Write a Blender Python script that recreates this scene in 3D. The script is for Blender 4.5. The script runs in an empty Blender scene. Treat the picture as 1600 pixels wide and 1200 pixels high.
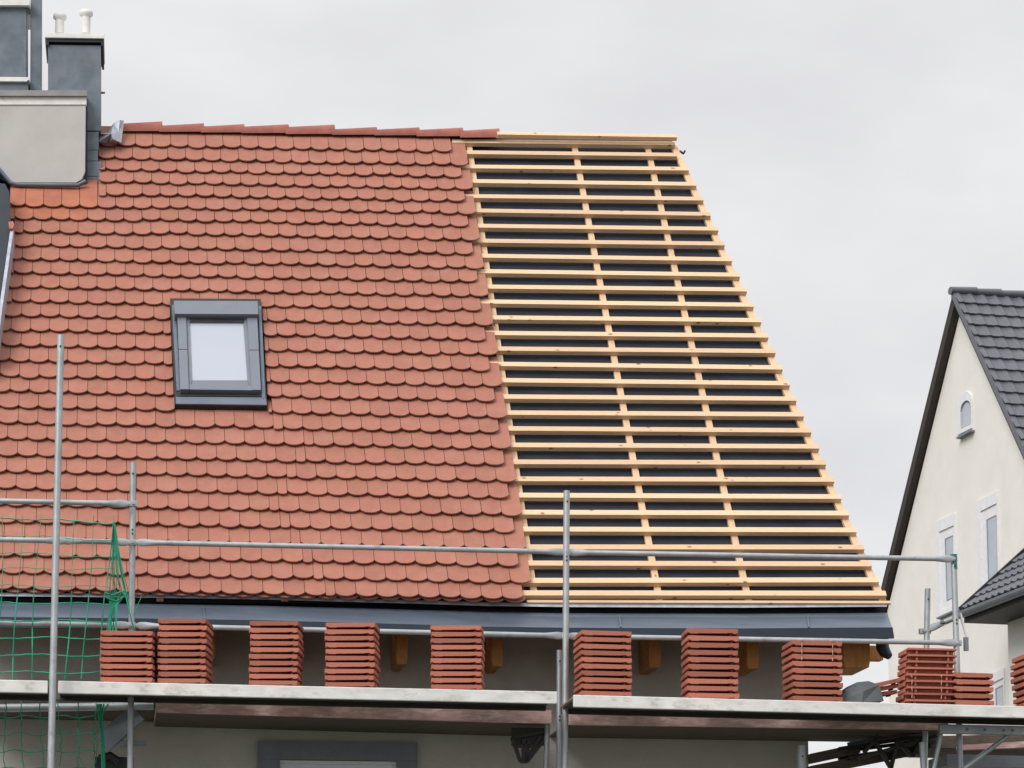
import bpy, bmesh, math, random
from mathutils import Vector, Matrix
random.seed(7)
scene = bpy.context.scene
COL = scene.collection

# ------------------------------------------------------------------ camera
F = 4000.0            # focal length in photograph pixels (1600 wide)
TH = math.radians(7)  # the camera looks up seven degrees
YP = 1600.0 - F*math.tan(TH)     # row of the optical axis in the 1600x1200 picture
ZC = 3.0
cam_d = bpy.data.cameras.new('camera'); cam = bpy.data.objects.new('camera', cam_d); COL.objects.link(cam)
cam_d.sensor_width = 36.0; cam_d.sensor_fit = 'HORIZONTAL'
cam_d.lens = F/1600.0*36.0
cam_d.shift_y = (YP-600.0)/1600.0
cam_d.clip_start = 0.1; cam_d.clip_end = 2000
cam.location = (0, 0, ZC); cam.rotation_euler = (math.radians(90)+TH, 0, 0)
scene.camera = cam

# ------------------------------------------------------------------ sky, sun, exposure
SUN_EL, SUN_AZ = math.radians(38), math.radians(213)     # behind the camera, a little to the left
world = bpy.data.worlds.new('World'); scene.world = world; world.use_nodes = True
wn, wl = world.node_tree.nodes, world.node_tree.links
wn.clear()
def N(nodes, t, **kw):
    n = nodes.new(t)
    for k, v in kw.items(): setattr(n, k, v)
    return n
wout = N(wn, 'ShaderNodeOutputWorld'); bg1 = N(wn, 'ShaderNodeBackground'); bg2 = N(wn, 'ShaderNodeBackground')
sky = N(wn, 'ShaderNodeTexSky', sky_type='NISHITA'); sky.sun_disc = False
sky.sun_elevation = SUN_EL; sky.sun_rotation = SUN_AZ
bg1.inputs['Strength'].default_value = 0.08
wl.new(sky.outputs[0], bg1.inputs['Color'])
tc = N(wn, 'ShaderNodeTexCoord'); sx = N(wn, 'ShaderNodeSeparateXYZ')
wl.new(tc.outputs['Generated'], sx.inputs[0])
ramp = N(wn, 'ShaderNodeValToRGB'); cr = ramp.color_ramp     # overcast: darker towards the horizon, bright overhead
cr.elements[0].position = 0.0; cr.elements[0].color = (.25, .25, .25, 1)
cr.elements[1].position = 1.0; cr.elements[1].color = (.74, .74, .74, 1)
for p, v in ((.5, .25), (.51, .42), (.56, .41), (.70, .40), (.78, .56)):
    e = cr.elements.new(p); e.color = (v, v, v, 1)
mr = N(wn, 'ShaderNodeMath', operation='MULTIPLY_ADD'); mr.inputs[1].default_value = .5; mr.inputs[2].default_value = .5
wl.new(sx.outputs['Z'], mr.inputs[0]); wl.new(mr.outputs[0], ramp.inputs[0])
mp = N(wn, 'ShaderNodeMapping'); mp.inputs['Scale'].default_value = (1, 1, 2.2)
wl.new(tc.outputs['Generated'], mp.inputs[0])
nz = N(wn, 'ShaderNodeTexNoise'); nz.inputs['Scale'].default_value = 6.5; nz.inputs['Detail'].default_value = 4
nz.inputs['Roughness'].default_value = .5
wl.new(mp.outputs[0], nz.inputs['Vector'])
crc = N(wn, 'ShaderNodeValToRGB')
crc.color_ramp.elements[0].position = .34; crc.color_ramp.elements[0].color = (.93, .922, .955, 1)
crc.color_ramp.elements[1].position = .66; crc.color_ramp.elements[1].color = (1.07, 1.07, 1.075, 1)
wl.new(nz.outputs['Fac'], crc.inputs[0])
mx = N(wn, 'ShaderNodeMix', data_type='RGBA', blend_type='MULTIPLY'); mx.inputs[0].default_value = 1
wl.new(ramp.outputs[0], mx.inputs[6]); wl.new(crc.outputs[0], mx.inputs[7])
wl.new(mx.outputs[2], bg2.inputs['Color']); bg2.inputs['Strength'].default_value = 2.06
mxs = N(wn, 'ShaderNodeMixShader'); mxs.inputs[0].default_value = .94
wl.new(bg1.outputs[0], mxs.inputs[1]); wl.new(bg2.outputs[0], mxs.inputs[2]); wl.new(mxs.outputs[0], wout.inputs[0])
sun_d = bpy.data.lights.new('sun', 'SUN'); sun = bpy.data.objects.new('sun', sun_d); COL.objects.link(sun)
sun_d.energy = 2.2; sun_d.angle = math.radians(30); sun_d.color = (1, .96, .9)
sd = Vector((math.sin(SUN_AZ)*math.cos(SUN_EL), math.cos(SUN_AZ)*math.cos(SUN_EL), math.sin(SUN_EL)))
sun.rotation_euler = sd.to_track_quat('Z', 'Y').to_euler(); sun.location = (0, -10, 30)
vs = scene.view_settings; vs.view_transform = 'Standard'; vs.look = 'None'; vs.exposure = 0.0; vs.gamma = 1; vs.use_curve_mapping = False

# ------------------------------------------------------------------ survey: rays of the photograph meet real planes
EYE = Vector((0, 0, ZC))
def ray(px, py):
    x = (px-800)/F; y = -(py-YP)/F
    return Vector((x, math.cos(TH)-y*math.sin(TH), math.sin(TH)+y*math.cos(TH)))
def hit(px, py, P, n):
    d = ray(px, py); return EYE + d*((P-EYE).dot(n)/d.dot(n))
U = ray(166, -3498).normalized()                  # up the slope of the main roof
_h = U.cross(Vector((0, 0, 1))).normalized(); _h = _h if _h.x > 0 else -_h
_k = U.cross(_h)
E = (_h*math.cos(-.042) + _k*math.sin(-.042)).normalized()   # along its eaves
NR = E.cross(U).normalized(); NR = NR if NR.y < 0 else -NR   # out of the roof
P0 = EYE + ray(692, 936)*20.6
EH = Vector((E.x, E.y, 0)).normalized()           # along the house front
NH = Vector((EH.y, -EH.x, 0))                     # out of the house front
Z = Vector((0, 0, 1))
YAW = math.atan2(EH.y, EH.x)
def rp(px, py, h=0.0): return hit(px, py, P0+NR*h, NR)       # on the roof, h metres proud of it
def vp(px, py, off): return hit(px, py, P0+NH*off, NH)       # on an upright plane parallel to the front

# ------------------------------------------------------------------ mesh helpers
class MB:
    def __init__(s): s.v = []; s.f = []; s.sm = []
    def add(s, vs, fs, smooth=False):
        b = len(s.v); s.v += [tuple(x) for x in vs]
        for f in fs: s.f.append([b+i for i in f]); s.sm.append(smooth)
    def prism(s, top, d):
        """polygon 'top' pushed along d, closed"""
        n = len(top); bot = [p+d for p in top]
        fs = [list(range(n)), list(range(2*n-1, n-1, -1))]
        fs += [[i, i+n, (i+1) % n+n, (i+1) % n] for i in range(n)]
        s.add(list(top)+bot, fs)
    def box(s, o, a, b, c):
        s.prism([o, o+a, o+a+b, o+b], c)
    def bar(s, p, q, w, h, up=Z):
        d = (q-p).normalized(); r = d.cross(up).normalized(); u = r.cross(d)
        s.prism([p-r*w/2-u*h/2, p+r*w/2-u*h/2, p+r*w/2+u*h/2, p-r*w/2+u*h/2], q-p)
    def tube(s, pts, rad, seg=12, up=Z, cap=True):
        """rad: radius, or one (across, upright) pair per point"""
        n = len(pts); rings = []
        for i, p in enumerate(pts):
            d = (pts[min(i+1, n-1)]-pts[max(i-1, 0)]).normalized()
            r = d.cross(up)
            r = r.normalized() if r.length > 1e-4 else Vector((1, 0, 0))
            u = r.cross(d)
            a, b = (rad, rad) if not isinstance(rad, (list, tuple)) else rad[i]
            rings.append([p + r*a*math.cos(2*math.pi*k/seg) + u*b*math.sin(2*math.pi*k/seg) for k in range(seg)])
        vs = [q for R in rings for q in R]; fs = []
        for i in range(n-1):
            for k in range(seg):
                k2 = (k+1) % seg
                fs.append([i*seg+k, i*seg+k2, (i+1)*seg+k2, (i+1)*seg+k])
        s.add(vs, fs, True)
        if cap:
            s.add(rings[0], [list(range(seg))[::-1]]); s.add(rings[-1], [list(range(seg))])
    def build(s, name, mat, parent=None, bevel=0):
        me = bpy.data.meshes.new(name)
        o = bpy.data.objects.new(name, me); COL.objects.link(o)
        vv = s.v
        if parent is None:
            c = Vector((sum(v[0] for v in vv)/len(vv), sum(v[1] for v in vv)/len(vv), min(v[2] for v in vv)))
            o.location = c; vv = [(v[0]-c.x, v[1]-c.y, v[2]-c.z) for v in vv]
        else:
            o.parent = parent
            w = Vector((0, 0, 0)); p = parent
            while p: w += p.location; p = p.parent
            vv = [(v[0]-w.x, v[1]-w.y, v[2]-w.z) for v in vv]
        me.from_pydata(vv, [], s.f)
        for p, sm in zip(me.polygons, s.sm): p.use_smooth = sm
        bm = bmesh.new(); bm.from_mesh(me); bmesh.ops.recalc_face_normals(bm, faces=bm.faces); bm.to_mesh(me); bm.free()
        me.materials.append(mat)
        if bevel:
            m = o.modifiers.new('bevel', 'BEVEL'); m.width = bevel; m.segments = 2; m.limit_method = 'ANGLE'
        return o
def thing(name, label, cat, loc, group=None):
    o = bpy.data.objects.new(name, None); COL.objects.link(o); o.location = loc; o.empty_display_size = .3
    return tag(o, label, cat, group)
def tag(o, label, cat, group=None):
    o['label'] = label; o['category'] = cat
    if group: o['group'] = group
    return o
def sub(name, parent):
    """an Empty part that carries sub-parts"""
    o = bpy.data.objects.new(name, None); COL.objects.link(o); o.parent = parent; return o

# ------------------------------------------------------------------ materials
def mat(name, col, rough=.6, metal=0., spec=.5, var=.12, vscale=6., stretch=(1, 1, 1), bump=0., bscale=60., island=0., coat=0., objrand=0.,
        stain=None, stscale=2., stlo=.55, sthi=.75, coords='Object'):
    m = bpy.data.materials.new(name); m.use_nodes = True
    nt = m.node_tree; n, l = nt.nodes, nt.links
    p = n['Principled BSDF']
    p.inputs['Roughness'].default_value = rough; p.inputs['Metallic'].default_value = metal
    p.inputs['Specular IOR Level'].default_value = spec; p.inputs['Coat Weight'].default_value = coat
    t = n.new('ShaderNodeTexCoord'); mp = n.new('ShaderNodeMapping'); mp.inputs['Scale'].default_value = stretch
    l.new(t.outputs[coords], mp.inputs[0])
    nz = n.new('ShaderNodeTexNoise'); nz.inputs['Scale'].default_value = vscale; nz.inputs['Detail'].default_value = 5
    nz.inputs['Roughness'].default_value = .6
    l.new(mp.outputs[0], nz.inputs['Vector'])
    r = n.new('ShaderNodeMapRange'); r.inputs['From Min'].default_value = .3; r.inputs['From Max'].default_value = .7
    r.inputs['To Min'].default_value = 1-var; r.inputs['To Max'].default_value = 1+var
    l.new(nz.outputs['Fac'], r.inputs[0]); val = r.outputs[0]
    def mul(a, b):
        q = n.new('ShaderNodeMath'); q.operation = 'MULTIPLY'; l.new(a, q.inputs[0]); l.new(b, q.inputs[1]); return q.outputs[0]
    def rnd(sock, amt):
        q = n.new('ShaderNodeMapRange'); q.inputs['To Min'].default_value = 1-amt; q.inputs['To Max'].default_value = 1+amt
        l.new(sock, q.inputs[0]); return q.outputs[0]
    if island:
        g = n.new('ShaderNodeNewGeometry'); val = mul(val, rnd(g.outputs['Random Per Island'], island))
    if objrand:
        g = n.new('ShaderNodeObjectInfo'); val = mul(val, rnd(g.outputs['Random'], objrand))
    mixc = n.new('ShaderNodeVectorMath'); mixc.operation = 'SCALE'
    mixc.inputs[0].default_value = col; l.new(val, mixc.inputs['Scale'])
    out = mixc.outputs[0]
    if island:      # a little hue drift from piece to piece
        hs = n.new('ShaderNodeHueSaturation'); l.new(out, hs.inputs['Color'])
        q = n.new('ShaderNodeMath'); q.operation = 'MULTIPLY'; q.inputs[1].default_value = 7.31
        fr = n.new('ShaderNodeMath'); fr.operation = 'FRACT'
        l.new(g.outputs['Random Per Island'] if 'Random Per Island' in g.outputs else g.outputs['Random'], q.inputs[0]); l.new(q.outputs[0], fr.inputs[0])
        h = n.new('ShaderNodeMapRange'); h.inputs['To Min'].default_value = .4975; h.inputs['To Max'].default_value = .5025
        l.new(fr.outputs[0], h.inputs[0]); l.new(h.outputs[0], hs.inputs['Hue'])
        out = hs.outputs[0]
    if stain:
        n2 = n.new('ShaderNodeTexNoise'); n2.inputs['Scale'].default_value = stscale; n2.inputs['Detail'].default_value = 6
        n2.inputs['Roughness'].default_value = .65; l.new(mp.outputs[0], n2.inputs['Vector'])
        r2 = n.new('ShaderNodeMapRange'); r2.inputs['From Min'].default_value = stlo; r2.inputs['From Max'].default_value = sthi
        l.new(n2.outputs['Fac'], r2.inputs[0])
        mx = n.new('ShaderNodeMix'); mx.data_type = 'RGBA'; l.new(r2.outputs[0], mx.inputs[0])
        l.new(out, mx.inputs[6]); mx.inputs[7].default_value = (*stain, 1); out = mx.outputs[2]
    l.new(out, p.inputs['Base Color'])
    if bump:
        nb = n.new('ShaderNodeTexNoise'); nb.inputs['Scale'].default_value = bscale; nb.inputs['Detail'].default_value = 4
        l.new(mp.outputs[0], nb.inputs['Vector'])
        b = n.new('ShaderNodeBump'); b.inputs['Strength'].default_value = bump; b.inputs['Distance'].default_value = .004
        l.new(nb.outputs['Fac'], b.inputs['Height']); l.new(b.outputs[0], p.inputs['Normal'])
    return m
def knots(m, sc, dens=.09):
    nt = m.node_tree; n, l = nt.nodes, nt.links; p = n['Principled BSDF']
    src = p.inputs['Base Color'].links[0].from_socket
    t = n.new('ShaderNodeTexCoord'); mp = n.new('ShaderNodeMapping'); mp.inputs['Scale'].default_value = sc
    l.new(t.outputs['Object'], mp.inputs[0])
    v = n.new('ShaderNodeTexVoronoi'); v.inputs['Scale'].default_value = 1.0; l.new(mp.outputs[0], v.inputs['Vector'])
    r = n.new('ShaderNodeMapRange'); r.inputs['From Min'].default_value = dens*.5; r.inputs['From Max'].default_value = dens
    r.inputs['To Min'].default_value = .8; r.inputs['To Max'].default_value = 0
    l.new(v.outputs['Distance'], r.inputs[0])
    mx = n.new('ShaderNodeMix'); mx.data_type = 'RGBA'; l.new(r.outputs[0], mx.inputs[0]); l.new(src, mx.inputs[6]); mx.inputs[7].default_value = (.16, .075, .03, 1)
    l.new(mx.outputs[2], p.inputs['Base Color'])
M = {}
M['tile'] = mat('clay_tile', (.365, .155, .112), .8, spec=.25, var=.07, vscale=9, island=.055, bump=.25, bscale=120, stain=(.40, .192, .145), stscale=5, stlo=.52, sthi=.8)
M['tilenew'] = mat('fresh_clay_tile', (.40, .145, .088), .7, spec=.3, var=.14, vscale=7, island=.08, bump=.25, bscale=120)
M['ridge'] = mat('ridge_clay', (.31, .105, .08), .7, spec=.3, var=.16, vscale=8, objrand=.1, bump=.2, bscale=90)
M['stack'] = mat('stacked_clay', (.40, .142, .10), .75, spec=.3, var=.14, vscale=14, objrand=.22, bump=.3, bscale=120)
M['pine'] = mat('pine_batten', (.72, .505, .325), .65, spec=.3, var=.09, vscale=5, stretch=(1.2, 26, 26), objrand=.12, bump=.15, bscale=30, stain=(.46, .27, .14), stscale=3.2, stlo=.66, sthi=.82)
M['pine_up'] = mat('pine_counter_batten', (.72, .505, .325), .65, spec=.3, var=.14, vscale=5, stretch=(26, 1.6, 1.6), objrand=.06, bump=.15, bscale=30)
knots(M['pine'], (5, 9, 9), .13); knots(M['pine_up'], (9, 5, 5), .11)
M['beam'] = mat('orange_timber', (.52, .25, .08), .65, spec=.3, var=.2, vscale=6, stretch=(12, 2, 2), objrand=.1)
M['darkwood'] = mat('dark_boards', (.11, .09, .072), .8, spec=.2, var=.3, vscale=5, stretch=(1.5, 18, 18))
M['membrane'] = mat('roof_membrane', (.031, .036, .048), .7, spec=.25, var=.25, vscale=3, stretch=(1, 2, 2))
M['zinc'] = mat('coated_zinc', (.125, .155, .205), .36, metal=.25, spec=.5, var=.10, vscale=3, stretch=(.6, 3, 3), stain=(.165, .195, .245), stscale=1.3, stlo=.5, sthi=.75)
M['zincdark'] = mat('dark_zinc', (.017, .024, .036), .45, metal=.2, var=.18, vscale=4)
M['fascia'] = mat('dark_blue_fascia', (.015, .027, .043), .4, metal=.1, var=.15, vscale=3)
M['slate'] = mat('slate_cladding', (.14, .175, .21), .6, spec=.4, var=.22, vscale=5, bump=.3, bscale=40, stain=(.20, .23, .25), stscale=2.6, stlo=.5, sthi=.72)
M['lead'] = mat('lead_sheet', (.42, .45, .52), .5, metal=.3, var=.22, vscale=14)
M['white'] = mat('white_trim', (.74, .74, .76), .5, var=.06, vscale=10)
M['offwhite'] = mat('off_white_cap', (.76, .745, .72), .6, var=.12, vscale=8, stain=(.38, .34, .28), stscale=4, stlo=.6, sthi=.8)
M['panel'] = mat('fibre_panel', (.50, .487, .47), .7, spec=.3, var=.07, vscale=3, stain=(.43, .405, .37), stscale=2.2, stlo=.55, sthi=.85, bump=.1)
M['capgrey'] = mat('grey_sheet_cap', (.26, .26, .265), .5, metal=.2, var=.15, vscale=5)
M['plaster'] = mat('grey_plaster', (.54, .515, .475), .9, spec=.2, var=.09, vscale=3, bump=.35, bscale=90, stain=(.46, .435, .40), stscale=1.3, stlo=.5, sthi=.75)
M['render'] = mat('cream_render', (.77, .745, .70), .9, spec=.2, var=.05, vscale=2, bump=.25, bscale=110, stain=(.75, .72, .675), stscale=.9, stlo=.5, sthi=.8)
M['winframe'] = mat('grey_window_frame', (.18, .20, .23), .55, var=.12, vscale=8)
M['alu'] = mat('window_cladding', (.185, .205, .245), .42, metal=.35, var=.05, vscale=6)
M['blind'] = mat('pane_with_white_blind', (.40, .435, .51), .12, spec=.6, var=.02, vscale=2, coat=.6)
M['glass'] = mat('window_glass', (.33, .38, .44), .04, spec=.8, var=.15, vscale=2, coat=1.)
M['black'] = mat('black_metal', (.02, .02, .021), .55, var=.3, vscale=9)
M['galv'] = mat('galvanised_steel', (.40, .43, .45), .45, metal=.55, var=.16, vscale=9, stretch=(1, 1, 1), stain=(.25, .245, .235), stscale=8, stlo=.58, sthi=.74, bump=.1, bscale=70)
M['deck'] = mat('deck_aluminium', (.69, .68, .665), .6, metal=.1, var=.14, vscale=5, stretch=(1, 3, 3), stain=(.42, .38, .33), stscale=6, stlo=.53, sthi=.74, bump=.2, bscale=30)
M['deckdark'] = mat('deck_plywood_shaded', (.05, .043, .036), .8, var=.25, vscale=4, stretch=(1, 8, 8))  # dark copy of the deck plywood, shade below the deck put into its colour
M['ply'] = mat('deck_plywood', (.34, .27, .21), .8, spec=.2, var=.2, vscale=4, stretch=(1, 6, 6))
M['plank'] = mat('weathered_red_plank', (.46, .30, .28), .8, spec=.2, var=.25, vscale=4, stretch=(1.5, 7, 7), stain=(.70, .58, .54), stscale=2.6, stlo=.50, sthi=.66, bump=.3, bscale=30)
M['net'] = mat('green_net', (.012, .30, .18), .6, var=.15, vscale=9)
M['rooftile'] = mat('dark_concrete_tile', (.10, .104, .124), .42, spec=.55, var=.12, vscale=4, island=.10, bump=.2, bscale=60)
M['brown'] = mat('brown_soffit', (.032, .023, .019), .7, var=.2, vscale=5, stretch=(2, 2, 10))
M['sheet'] = mat('grey_sheet', (.055, .07, .078), .5, var=.2, vscale=10)
M['strap'] = mat('pale_strap', (.62, .36, .26), .5, var=.1)
M['teal'] = mat('green_paint', (.02, .20, .20), .5, var=.2, vscale=30)
M['ground'] = mat('yard_ground', (.10, .095, .085), .95, var=.3, vscale=.6, bump=.3, bscale=5, stain=(.05, .075, .03), stscale=.12, stlo=.48, sthi=.56)

# ------------------------------------------------------------------ ground
g = MB(); S = 700
g.add([Vector((-S, -S, 0)), Vector((S, -S, 0)), Vector((S, S, 0)), Vector((-S, S, 0))], [[0, 1, 2, 3]])
ground = g.build('ground', M['ground']); ground['kind'] = 'structure'

# ================================================================== the house under repair
house = thing('house', 'house with a half tiled red roof and bare battens behind the scaffold', 'house', Vector((P0.x, P0.y+1.5, 0)))
def wallz(p): return Vector((p.x, p.y, 0))
# --- roof body: dark underlay on three slopes
eL = rp(-500, 936, 0); eR = rp(1380, 942, 0)
tL = rp(-500, 196, 0); tR = rp(1050, 219, 0)
def flat(p, h): return p - NR*h
back = -NH
run = (tR-eR); depth = 2*abs(run.dot(NH))
bL = eL + back*depth; bR = eR + back*depth
m = MB()
th = NR*-.03
m.prism([eL, eR, tR, tL], th)
m.prism([eR, bR, tR], Vector((-.03, 0, -.02)))
m.prism([bL, tL, tR, bR], Vector((0, 0, -.03)))
m.build('roof_membrane', M['membrane'], house)
# --- walls below
WO = -.55
w0 = vp(-500, 1100, WO); w1 = vp(1262, 1100, WO)
ztop = 0
m = MB()
a = wallz(w0); b = wallz(w1); dd = back*(depth-1.1)
hgt = (vp(700, 985, WO)).z
m.prism([a, b, b+Z*hgt, a+Z*hgt], back*.3)
m.prism([b-NH*.303, b+dd, b+dd+Z*hgt, b-NH*.303+Z*hgt], -EH*.3)
m.build('wall', M['plaster'], house)
# --- soffit boards and rafter tails
m = MB()
s0 = rp(-500, 948, -.14); s1 = rp(1372, 952, -.14)
s0 = eL - NR*.14; s1 = eR - NR*.14 - E*.12
m.prism([s0, s1, s1+U*1.3, s0+U*1.3], -NR*.02)
m.build('soffit', M['darkwood'], house)
for x0, x1, yt, yb in ((619, 637, 995, 1043), (768, 786, 998, 1046), (1014, 1033, 1003, 1048), (1167, 1186, 1005, 1050), (319, 336, 990, 1036), (1318, 1360, 1005, 1048), (456, 474, 992, 1040)):
    p = vp(x0, yb-5, -.12); q = vp(x1, yb-5, -.12); top = vp(x0, yt-26, -.12)
    m = MB(); hh = Z*(top.z-p.z); c = Z*(hh.length*.16)
    dep = back*.5
    m.prism([p+c*.0+EH*.012, q-EH*.012, q+c, q+hh, p+hh, p+c], dep)
    m.build('rafter_tail', M['beam'], house, bevel=.004)
m = MB()    # lookout under the verge
p = vp(1330, 1030, -.5); m.box(p, EH*.28, Z*.12, back*.12); m.build('purlin_end', M['beam'], house)
# --- counter battens
def up_batten(pts, w, h0, h1, name='counter_batten'):
    (x0, y0), (x1, y1) = pts
    a, b = rp(x0, y0, h1), rp(x1, y1, h1)
    d = (b-a).normalized(); s = d.cross(NR).normalized(); s = s if s.x > 0 else -s
    m = MB(); m.prism([a-s*w/2, a+s*w/2, b+s*w/2, b-s*w/2], -NR*(h1-h0))
    return m.build(name, M['pine_up'], house, bevel=.002)
up_batten(((836, 936), (733, 226)), .055, 0, .034)
up_batten(((1031, 938), (897.5, 226)), .055, 0, .034)
up_batten(((1170, 938), (1011.5, 226)), .055, 0, .034)
up_batten(((1379.5, 938), (1050.5, 222)), .062, 0, .034)
for x in (640, 445, 250):       # more of them under the tiles, hidden
    k = (x-166)/(936+3498)
    up_batten(((x, 936), (166+k*(240+3498), 240)), .055, 0, .030)
# --- roof battens: (y left, y right top edge, x right)
LY = [217.5, 234.7, 257, 280, 303, 325.5, 349.5, 372.5, 396.5, 420.5, 444.5, 468, 492.5, 516.8, 541, 565, 590.5, 616, 641, 665.5, 691.5, 717.7, 744, 770, 796, 822.7, 850.5, 876, 903, 922.5]
RY = [221, 238.7, 260.8, 284.5, 307.5, 331, 354, 377.5, 402, 426, 449, 473, 497, 521, 545.2, 570.5, 595, 619.3, 644, 668.8, 693.7, 719, 745.5, 772, 797.7, 824, 851, 877, 902, 922.8]
RX = [1054, 1057, 1075.5, 1087, 1098, 1109.5, 1121, 1131.5, 1143, 1154.5, 1165.5, 1177, 1188, 1199, 1210, 1221.5, 1232.5, 1243.5, 1255, 1266, 1278, 1289, 1301.5, 1313, 1325, 1337, 1349.5, 1361, 1372, 1383]
def xA(y): return 727.7 + (y-231)*.1504          # left edge of the first counter batten
HB0, HB1 = .036, .082
BW = .057
def batten(xl, yl, xr, yr, w=BW, h0=HB0, h1=HB1, name='roof_batten', jit=.6):
    yl += random.uniform(-jit, jit)*.6; yr += random.uniform(-jit, jit)*.4
    a, b = rp(xl, yl, h1), rp(xr, yr, h1)
    d = (b-a).normalized(); up = NR.cross(d).normalized(); up = up if up.z > 0 else -up
    m = MB(); n = 3
    for i in range(1):
        m.prism([a, b, b-up*w, a-up*w], -NR*(h1-h0))
    return m.build(name, M['pine'], house, bevel=.002)
for i, (yl, yr, xr) in enumerate(zip(LY, RY, RX)):
    xs = xA(yl)
    xl = xs-22 if i else 706
    s = (yr-yl)/(xr-xs)
    batten(xl, yl-s*(xs-xl), xr+random.uniform(-.6, .6), yr)
batten(823, 937.2, 1391, 938.6, .028, .03, .05, 'eaves_board', 0)
# --- ridge board
batten(777, 205.4, 1057, 210, .046, .12, .165, 'ridge_board', 0)
m = MB(); m.tube([rp(1062, 236, .02), rp(1068, 240, .02), rp(1070, 236, .02)], .012, 6); m.build('verge_clip', M['black'], house)

# --- plain tiles with rounded tails, one field
ROWS = [233, 253.5, 271.5, 290.5, 309.8, 328.8, 348.5, 369.5, 392, 413.7, 435.5, 457.5, 480, 502.5, 525.5, 549, 573, 597, 621, 646, 670.5, 695, 721, 746, 772, 798.5, 825, 851.5, 878, 904, 929.5]
NARROW = {670.5: 428, 695: 479, 721: 466, 746: 453, 772: 438, 798.5: 426, 825: 441, 851.5: 459, 878: 474, 904: 494, 929.5: 511}
SL = .020
TT = .013
def tile_shape(mb, x0, x1, yb, length, lift, sk, full=True):
    """one tile: corners on the roof, tail arc at the bottom, thickness TT"""
    k0 = (x0-166)/(yb+3498); k1 = (x1-166)/(yb+3498)
    w = x1-x0; sag = w*.145
    n = 8; pts = []
    bl = yb + SL*(x0-500); br = yb + SL*(x1-500)
    for i in range(n+1):
        t = i/n; x = x0+w*t
        pts.append((x, bl+(br-bl)*t - sag*(abs(2*t-1)**2.5) + sk*(t-.5)))
    h_lo = lift; h_hi = lift-.070
    yt = yb-length
    dx0 = k0*(yt+3498)+166; dx1 = k1*(yt+3498)+166
    top = [rp(px, py, h_lo) for px, py in pts]
    top += [rp(dx1, yt + SL*(x1-500), h_hi), rp(dx0, yt + SL*(x0-500), h_hi)]
    mb.prism(top, -NR*TT)
WIN = dict(y0=470, y1=633)
def win_l(y): return 265.8 + (y-466)*.0455
def win_r(y): return 407.5 + (y-466)*.062
def left_bound(y):
    if y < 245: return 150
    if y < 312: return 154
    if y < 362: return 15
    if y < 505: return 23-(y-362)*.146
    return -45
tm = MB(); tw = MB()
for ri, yb in enumerate(ROWS):
    pitch = (ROWS[ri]-ROWS[ri-1]) if ri else 21
    w = 27.5*(yb+3498)/(233+3498)
    ye = yb + SL*(xA(yb)-500)
    xr = xA(ye)+1.0 - (w*.5 if ri % 2 == 0 else 0) + random.uniform(-1, 1)
    if ri == 0: xr = 706
    x = xr; lb = left_bound(yb)
    length = pitch*1.9 if ri else 30
    nar = NARROW.get(yb)
    drift = 0
    while x > lb+5:
        gap = .75
        ww = w*random.uniform(.993, 1.007)
        if nar and x-ww < nar+6 < x+2 and x < nar+w*1.3:
            if x-nar < w*.75:            # the narrow cut tile
                ww = max(9, (x-nar)+6); ww = min(ww, 15); nar = None
        x0 = x-ww
        a, b = max(x0, lb), x
        yy = yb+random.gauss(0, .55)
        if x < 240 and 300 < yb < 420: yy += 2.2*(1-abs(yb-350)/75)
        segs = [(a, b)]
        if WIN['y0']+13 < yb < WIN['y1']+2:
            L, R = win_l(yb-10)-1.0, win_r(yb-10)+1.5
            if a < R and b > L:
                segs = []
                if a < L-3: segs.append((a, L))
                if b > R+3: segs.append((R, b))
        if yb == 646 and a < win_r(640) and b > win_l(640):
            segs = ([(a, win_l(640)-1)] if a < win_l(640)-3 else []) + ([(win_r(640)+1, b)] if b > win_r(640)+3 else [])
        ln = length
        if WIN['y1']+2 <= yb < WIN['y1']+40 and b > win_l(630) and a < win_r(630): ln = yb-WIN['y1']+6
        ln0 = ln
        for a2, b2 in segs:
            if b2-a2 < 4: continue
            if yb == 328.8 and b2 < 156: ln = 46
            else: ln = ln0
            tile_shape(tw if (b2 < 156 and yb < 352) else tm, a2+gap/2, b2-gap/2, yy, ln, HB1+.054+random.uniform(-.002, .003), random.gauss(0, .5))
        x = x0
# under-eaves course and flat cut tiles beside the dormer
x = 822
while x > -50:
    tile_shape(tm, x-32.4, x-.8, 934.2, 24, HB1+.02, 0)
    x -= 32.6
roof_tiles = tm.build('roof_tiles', M['tile'], house)
wt = tw.build('new_cut_tiles', M['tilenew'], house); wt['label'] = 'fresh orange tiles cut to fit under the dormer wall'

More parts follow.
